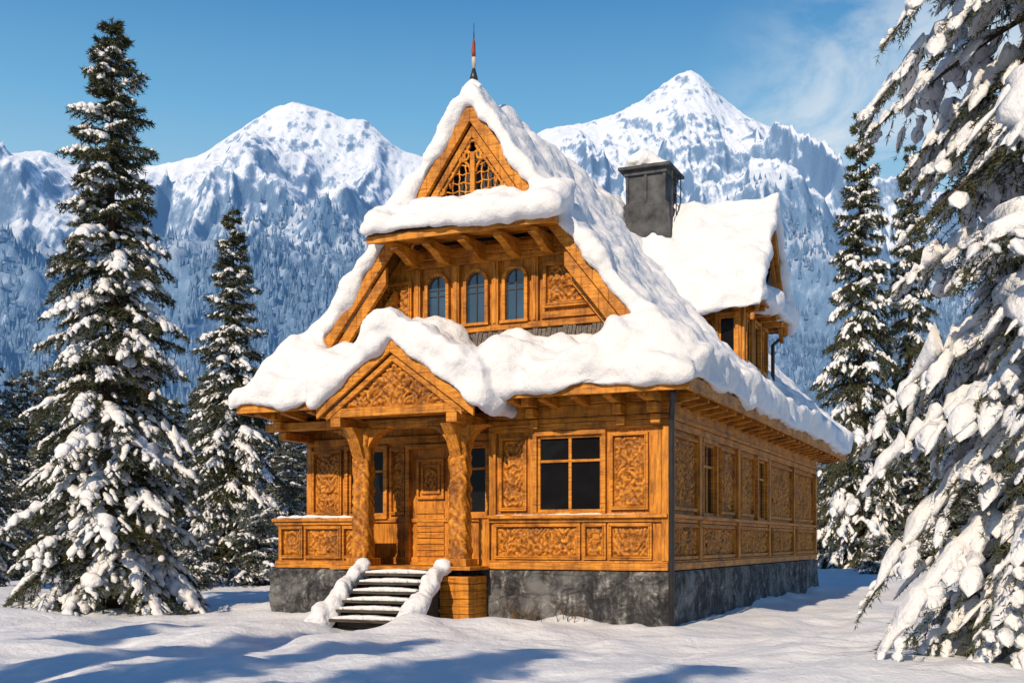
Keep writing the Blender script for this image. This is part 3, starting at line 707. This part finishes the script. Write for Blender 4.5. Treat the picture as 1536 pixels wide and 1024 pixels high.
# ------------------------------------------------------------------ spruces
def tubes(P,side,w,K,flat=.3,up=.8,rng=None,jit=0.0):
    n,R,_=P.shape;A=np.linspace(0,2*np.pi,K,endpoint=False)
    c=np.cos(A);s=np.sin(A);s=np.where(s<0,s*flat,s*up)
    V=P[:,:,None,:]+side[:,None,None,:]*(w[:,:,None]*c)[...,None]
    V=V.copy();V[...,2]+=w[:,:,None]*s
    if jit: V+=rng.normal(0,1,V.shape)*(w[:,:,None,None]*jit)
    i=(np.arange(n)*R*K)[:,None,None]+(np.arange(R-1)*K)[None,:,None];j=np.arange(K)[None,None,:]
    F=np.stack([i+j,i+(j+1)%K,i+K+(j+1)%K,i+K+j],-1).reshape(-1,4)
    return V.reshape(-1,3),F
def spruce(name,seed,H,Rb,nb,pairs,dens,bl,bw,power=.8,h0=.3,snow=.8,nmat=NEED,sw=1.0,dr=1.0,hmax=.985,tsn=.6,tw=1.0):
    rng=np.random.default_rng(seed)
    t=np.linspace(0,1,nb)
    h=h0+(H*hmax-h0)*t;h+=rng.normal(0,.12,nb);h=np.clip(h,h0*.8,H*.99);tt=h/H
    L=Rb*(1-tt)**power*rng.uniform(.60,1.16,nb)+.12
    ph=np.arange(nb)*2.39996+rng.normal(0,.25,nb)
    hd=np.stack([np.cos(ph),np.sin(ph),0*ph],-1);sd=np.stack([-np.sin(ph),np.cos(ph),0*ph],-1)
    p0=np.interp(tt,[0,.5,1],[.10,.12,.55])+rng.normal(0,.08,nb)
    p1=np.interp(tt,[0,.5,1],[.75,.65,.35])*dr*rng.uniform(.8,1.25,nb)
    p2=.22*dr
    def bp(i,s):
        l=L[i];s_=s
        P=hd[i]*(l*s_*(1-.10*s_))[...,None];P=P+sd[i]*(l*.06*np.sin(s_*5+i*1.3))[...,None]
        P[...,2]+=h[i]+l*(p0[i]*s_-p1[i]*s_**2+p2*s_**3);return P
    ks=np.linspace(.10,.97,pairs)
    bi=np.repeat(np.arange(nb),pairs*2);s=np.tile(np.repeat(ks,2),nb)+rng.normal(0,.015,nb*pairs*2);s=np.clip(s,.05,1)
    sg=np.tile([1,-1],nb*pairs)
    base=bp(bi,s)
    tl=(L[bi]*.46*(1-s)**.75*(.35+.65*np.minimum(s/.3,1))+.10)*rng.uniform(.65,1.2,len(s))
    an=rad(52)+rng.normal(0,.15,len(s))
    td=hd[bi]*np.cos(an)[:,None]+sd[bi]*(sg*np.sin(an))[:,None]
    slope=p0[bi]-2*p1[bi]*s+3*p2*s*s
    td[:,2]+=slope*.55-.12-.15*rng.random(len(s));td/=np.linalg.norm(td,axis=1)[:,None]
    def tp(k,r):
        q=base[k]+td[k]*(tl[k]*r)[...,None];q[...,2]-=.28*tl[k]*r*r*dr;return q
    tot=tl.sum();NB=int(tot*dens)
    k=rng.choice(len(tl),NB,p=tl/tot);r=rng.random(NB)**.85
    p=tp(k,r);tan=td[k]
    NM=int(L.sum()*dens*1.0);mi_=rng.choice(nb,NM,p=L/L.sum());ms=rng.random(NM)
    pm=bp(mi_,ms);tm=hd[mi_].copy();tm[:,2]+=(p0-p1)[mi_]
    NT=int(dens*3);zt=H*rng.uniform(.9,1.0,NT);pt=np.stack([0*zt,0*zt,zt],-1);tt_=np.tile([0,0,.6],(NT,1))
    p=np.concatenate([p,pm,pt]);tan=np.concatenate([tan,tm,tt_])
    rd=rng.normal(0,1,p.shape);rd/=np.linalg.norm(rd,axis=1)[:,None];rd[:,2]-=.15
    d=tan*.75+rd*.8;d/=np.linalg.norm(d,axis=1)[:,None]
    ln=bl*rng.uniform(.6,1.35,len(p))
    ax=np.cross(d,rng.normal(0,1,p.shape));ax/=np.linalg.norm(ax,axis=1)[:,None]+1e-6
    wv_=ax*(bw*.5*rng.uniform(.7,1.3,len(p)))[:,None]
    V1=np.stack([p-wv_,p+wv_,p+d*ln[:,None]],1).reshape(-1,3);F1_=np.arange(len(V1)).reshape(-1,3)
    Vs=[V1];Fs=[F1_];Ms=[1];Sm=[0];off=len(V1)
    def push(V,F,m):
        nonlocal off
        Vs.append(V);Fs.append(F+off);Ms.append(m);Sm.append(1);off+=len(V)
    R=6;S=np.tile(np.linspace(0,1,R),(nb,1));I=np.repeat(np.arange(nb)[:,None],R,1)
    V,F=tubes(bp(I,S),sd,(.012+.012*L[:,None])*(1.15-S),4,1,1);push(V,F,0)
    zz=np.array([-.5,0,H*.3,H*.6,H*.9,H]);rr_=np.array([.018,.016,.012,.007,.002,.0005])*H
    A=np.linspace(0,2*np.pi,10,endpoint=False)
    V=np.stack([rr_[:,None]*np.cos(A),rr_[:,None]*np.sin(A),np.repeat(zz[:,None],10,1)],-1).reshape(-1,3)
    i=(np.arange(5)*10)[:,None];j=np.arange(10)[None,:]
    push(V,np.stack([i+j,i+(j+1)%10,i+10+(j+1)%10,i+10+j],-1).reshape(-1,4),0)
    ps=snow*(1-.5*tt)
    sel=np.where((rng.random(nb)<ps)&(L>.35))[0];R=22
    s0=rng.uniform(.22,.5,len(sel));s1=rng.uniform(.85,1.0,len(sel))
    S=s0[:,None]+(s1-s0)[:,None]*np.linspace(0,1,R)[None,:]
    I=np.repeat(sel[:,None],R,1);q=np.linspace(0,1,R)[None,:]
    rn=rng.random((len(sel),R));rn=(rn+np.roll(rn,1,1)+.6*np.roll(rn,2,1))/2.6
    gap=np.where(rng.random((len(sel),R))<.12,.25,1.0)
    w=sw*(.060+.032*L[sel])[:,None]*rng.uniform(.7,1.3,len(sel))[:,None]*np.clip(1-(np.abs(2*q-1))**3,0,1)**.6*(.25+1.45*rn)*gap
    Pp=bp(I,S);Pp+=sd[sel][:,None,:]*(rng.normal(0,.25,w.shape)*w)[...,None];Pp[...,2]+=.02+.15*w
    V,F=tubes(Pp,sd[sel],w,9,.4,.85,rng,.05);push(V,F,2)
    ok=np.isin(bi,sel)|(rng.random(len(bi))<.12)
    cand=np.where(ok&(tl>.14))[0]
    for seg in range(2):
        s2=cand[rng.random(len(cand))<tsn]
        R=7
        a0=.05+.42*seg+rng.uniform(-.05,.12,len(s2));a1=np.minimum(a0+rng.uniform(.3,.55,len(s2)),1.02)
        S=a0[:,None]+(a1-a0)[:,None]*np.linspace(0,1,R)[None,:];I=np.repeat(s2[:,None],R,1);q=np.linspace(0,1,R)[None,:]
        w=sw*tw*(.036+.060*np.minimum(tl[s2],.9))[:,None]*rng.uniform(.5,1.4,len(s2))[:,None]*np.sqrt(np.clip(1-(2*q-1)**4,0,1))*rng.uniform(.55,1.3,(len(s2),R))
        sx_=np.stack([-td[s2][:,1],td[s2][:,0],0*s2],-1);sx_/=np.linalg.norm(sx_,axis=1)[:,None]+1e-6
        Pp=tp(I,S);Pp[...,2]+=.015+.15*w
        V,F=tubes(Pp,sx_,w,7,.45,.85,rng,.06);push(V,F,2)
    return mesh_np(name,np.concatenate(Vs),Fs,[BARK,nmat,SNOWT],Ms,Sm)

mL=spruce('spruce_a',3,13.9,2.85,200,13,80,.11,.028,.72,.35,.88,sw=1.2,tsn=.42)
add('snowy_spruce_tree',mL,None,(-9.5,27,0),0)
mR=spruce('spruce_near',8,23,3.15,285,17,98,.08,.015,.42,.25,.98,sw=1.25,dr=1.15,hmax=.9,tsn=.5)
add('snowy_spruce_tree',mR,None,(7.0,13.5,0),1.0)
mM=spruce('spruce_b',12,13,2.5,190,11,55,.12,.036,.75,.3,.8,sw=1.1,tsn=.42)
add('snowy_spruce_tree',mM,None,(-9.8,40,.2),.7,(1.0,1.0,1.0))
add('snowy_spruce_tree',mM,None,(-17.6,36,.2),2.7,(.95,.95,.92))
add('snowy_spruce_tree',mM,None,(15.3,50,.2),1.7,(1.15,1.15,1.55))
add('snowy_spruce_tree',mM,None,(19.6,56,.2),4.1,(1.1,1.1,1.6))
mF=[spruce('spruce_far_%d'%i,30+i,10,2.2,100,7,30,.17,.065,.7,.2,.8,NEEDF,1.0,tsn=.4) for i in range(2)]
forest=bpy.data.objects.new('background_forest',None);sc.collection.objects.link(forest)
rng=np.random.default_rng(77);c=0
while c<150:
    y=rng.uniform(44,82);x=rng.uniform(-.60,.60)*y
    if y<60 and -8<x<14: continue
    if -.10<x/y<.20: continue
    s=rng.uniform(.7,1.2)*(1 if y>55 else .8);add('spruce',mF[c%2],forest,(x,y,0),rng.uniform(0,6.28),(s*1.1,s*1.1,s*rng.uniform(.85,1.15)));c+=1
mS=spruce('shrub_mesh',55,2.0,1.3,46,9,60,.10,.03,.35,.05,.7,NEEDF,.6,.5)
for (x,y,s) in ((-11.6,37,1.0),(-8.5,38,1.2),(-10,36,.8),(14.2,44,.8),(16.2,47,.9)):
    add('snowy_shrub',mS,None,(x,y,0),x,s)
# trees behind and to the left of the viewer
for (x,y,r,s) in ((-12.4,1.6,.3,.95),(-10.4,-.4,1.3,.92),(-8.8,-3.0,2.3,.95),(-15.0,4.6,3.3,.9),(-7.0,-5.4,4.0,.95)):
    add('snowy_spruce_tree',mM,None,(x,y,0),r,(s*1.15,s*1.15,s))

# ------------------------------------------------------------------ light
EL=rad(31);hz=Vector((-.46,-.888)).normalized();tos=Vector((hz.x*math.cos(EL),hz.y*math.cos(EL),math.sin(EL)))
sun=bpy.data.lights.new('sun','SUN');sun.energy=4.8;sun.angle=rad(.6);sun.color=(1,.80,.565)
so=bpy.data.objects.new('sun',sun);sc.collection.objects.link(so);so.rotation_euler=tos.to_track_quat('Z','Y').to_euler();so.location=(-10,-20,30)
w=bpy.data.worlds.new('World');sc.world=w;w.use_nodes=True;nt=w.node_tree
bg=nt.nodes['Background'];bg.inputs['Strength'].default_value=.08
sky=N(nt,'ShaderNodeTexSky',sky_type='NISHITA');sky.sun_disc=False;sky.sun_elevation=EL
sky.sun_rotation=math.atan2(tos.x,tos.y)%(2*math.pi);sky.altitude=900;sky.air_density=1.0;sky.dust_density=.4;sky.ozone_density=2.5
tc=N(nt,'ShaderNodeTexCoord');mp=N(nt,'ShaderNodeMapping');mp.inputs['Scale'].default_value=(1,1,1.8);mp.inputs['Location'].default_value=(.37,.4,.2);nt.links.new(tc.outputs['Generated'],mp.inputs['Vector'])
sz=N(nt,'ShaderNodeSeparateXYZ');nt.links.new(tc.outputs['Generated'],sz.inputs[0])
grad=ramp(nt,sz.outputs['Z'],[(0.0,(6.4,8.6,10.0)),(.26,(5.0,8.2,10.3)),(.35,(2.2,5.8,9.4)),(.47,(.35,2.5,6.4)),(1.0,(.15,1.0,3.2))])
skyc=mix(nt,.88,sky.outputs['Color'],grad)
cn=noise(nt,mp.outputs['Vector'],6.5,6,.6,.5)
vd=N(nt,'ShaderNodeVectorMath',operation='DISTANCE');nt.links.new(tc.outputs['Generated'],vd.inputs[0]);vd.inputs[1].default_value=(.34,.90,.27)
mr=N(nt,'ShaderNodeMapRange');mr.interpolation_type='SMOOTHSTEP';mr.inputs['From Min'].default_value=.24;mr.inputs['From Max'].default_value=.0;nt.links.new(vd.outputs['Value'],mr.inputs['Value'])
cf=math_(nt,'MULTIPLY',math_(nt,'ADD',math_(nt,'MULTIPLY',math_(nt,'SUBTRACT',cn,.40),6.0),.15,True),math_(nt,'MULTIPLY',mr.outputs['Result'],1.9,True),True)
cm=mix(nt,math_(nt,'MULTIPLY',cf,.8),skyc,(8.8,9.8,10.8))
nt.links.new(cm,bg.inputs['Color'])

cam=bpy.data.cameras.new('camera');co=bpy.data.objects.new('camera',cam);sc.collection.objects.link(co)
co.location=(0,0,1.52);co.rotation_euler=(rad(90),0,0);cam.lens=40;cam.sensor_width=36;cam.shift_y=.1953;cam.clip_end=12000;cam.clip_start=.1
sc.camera=co
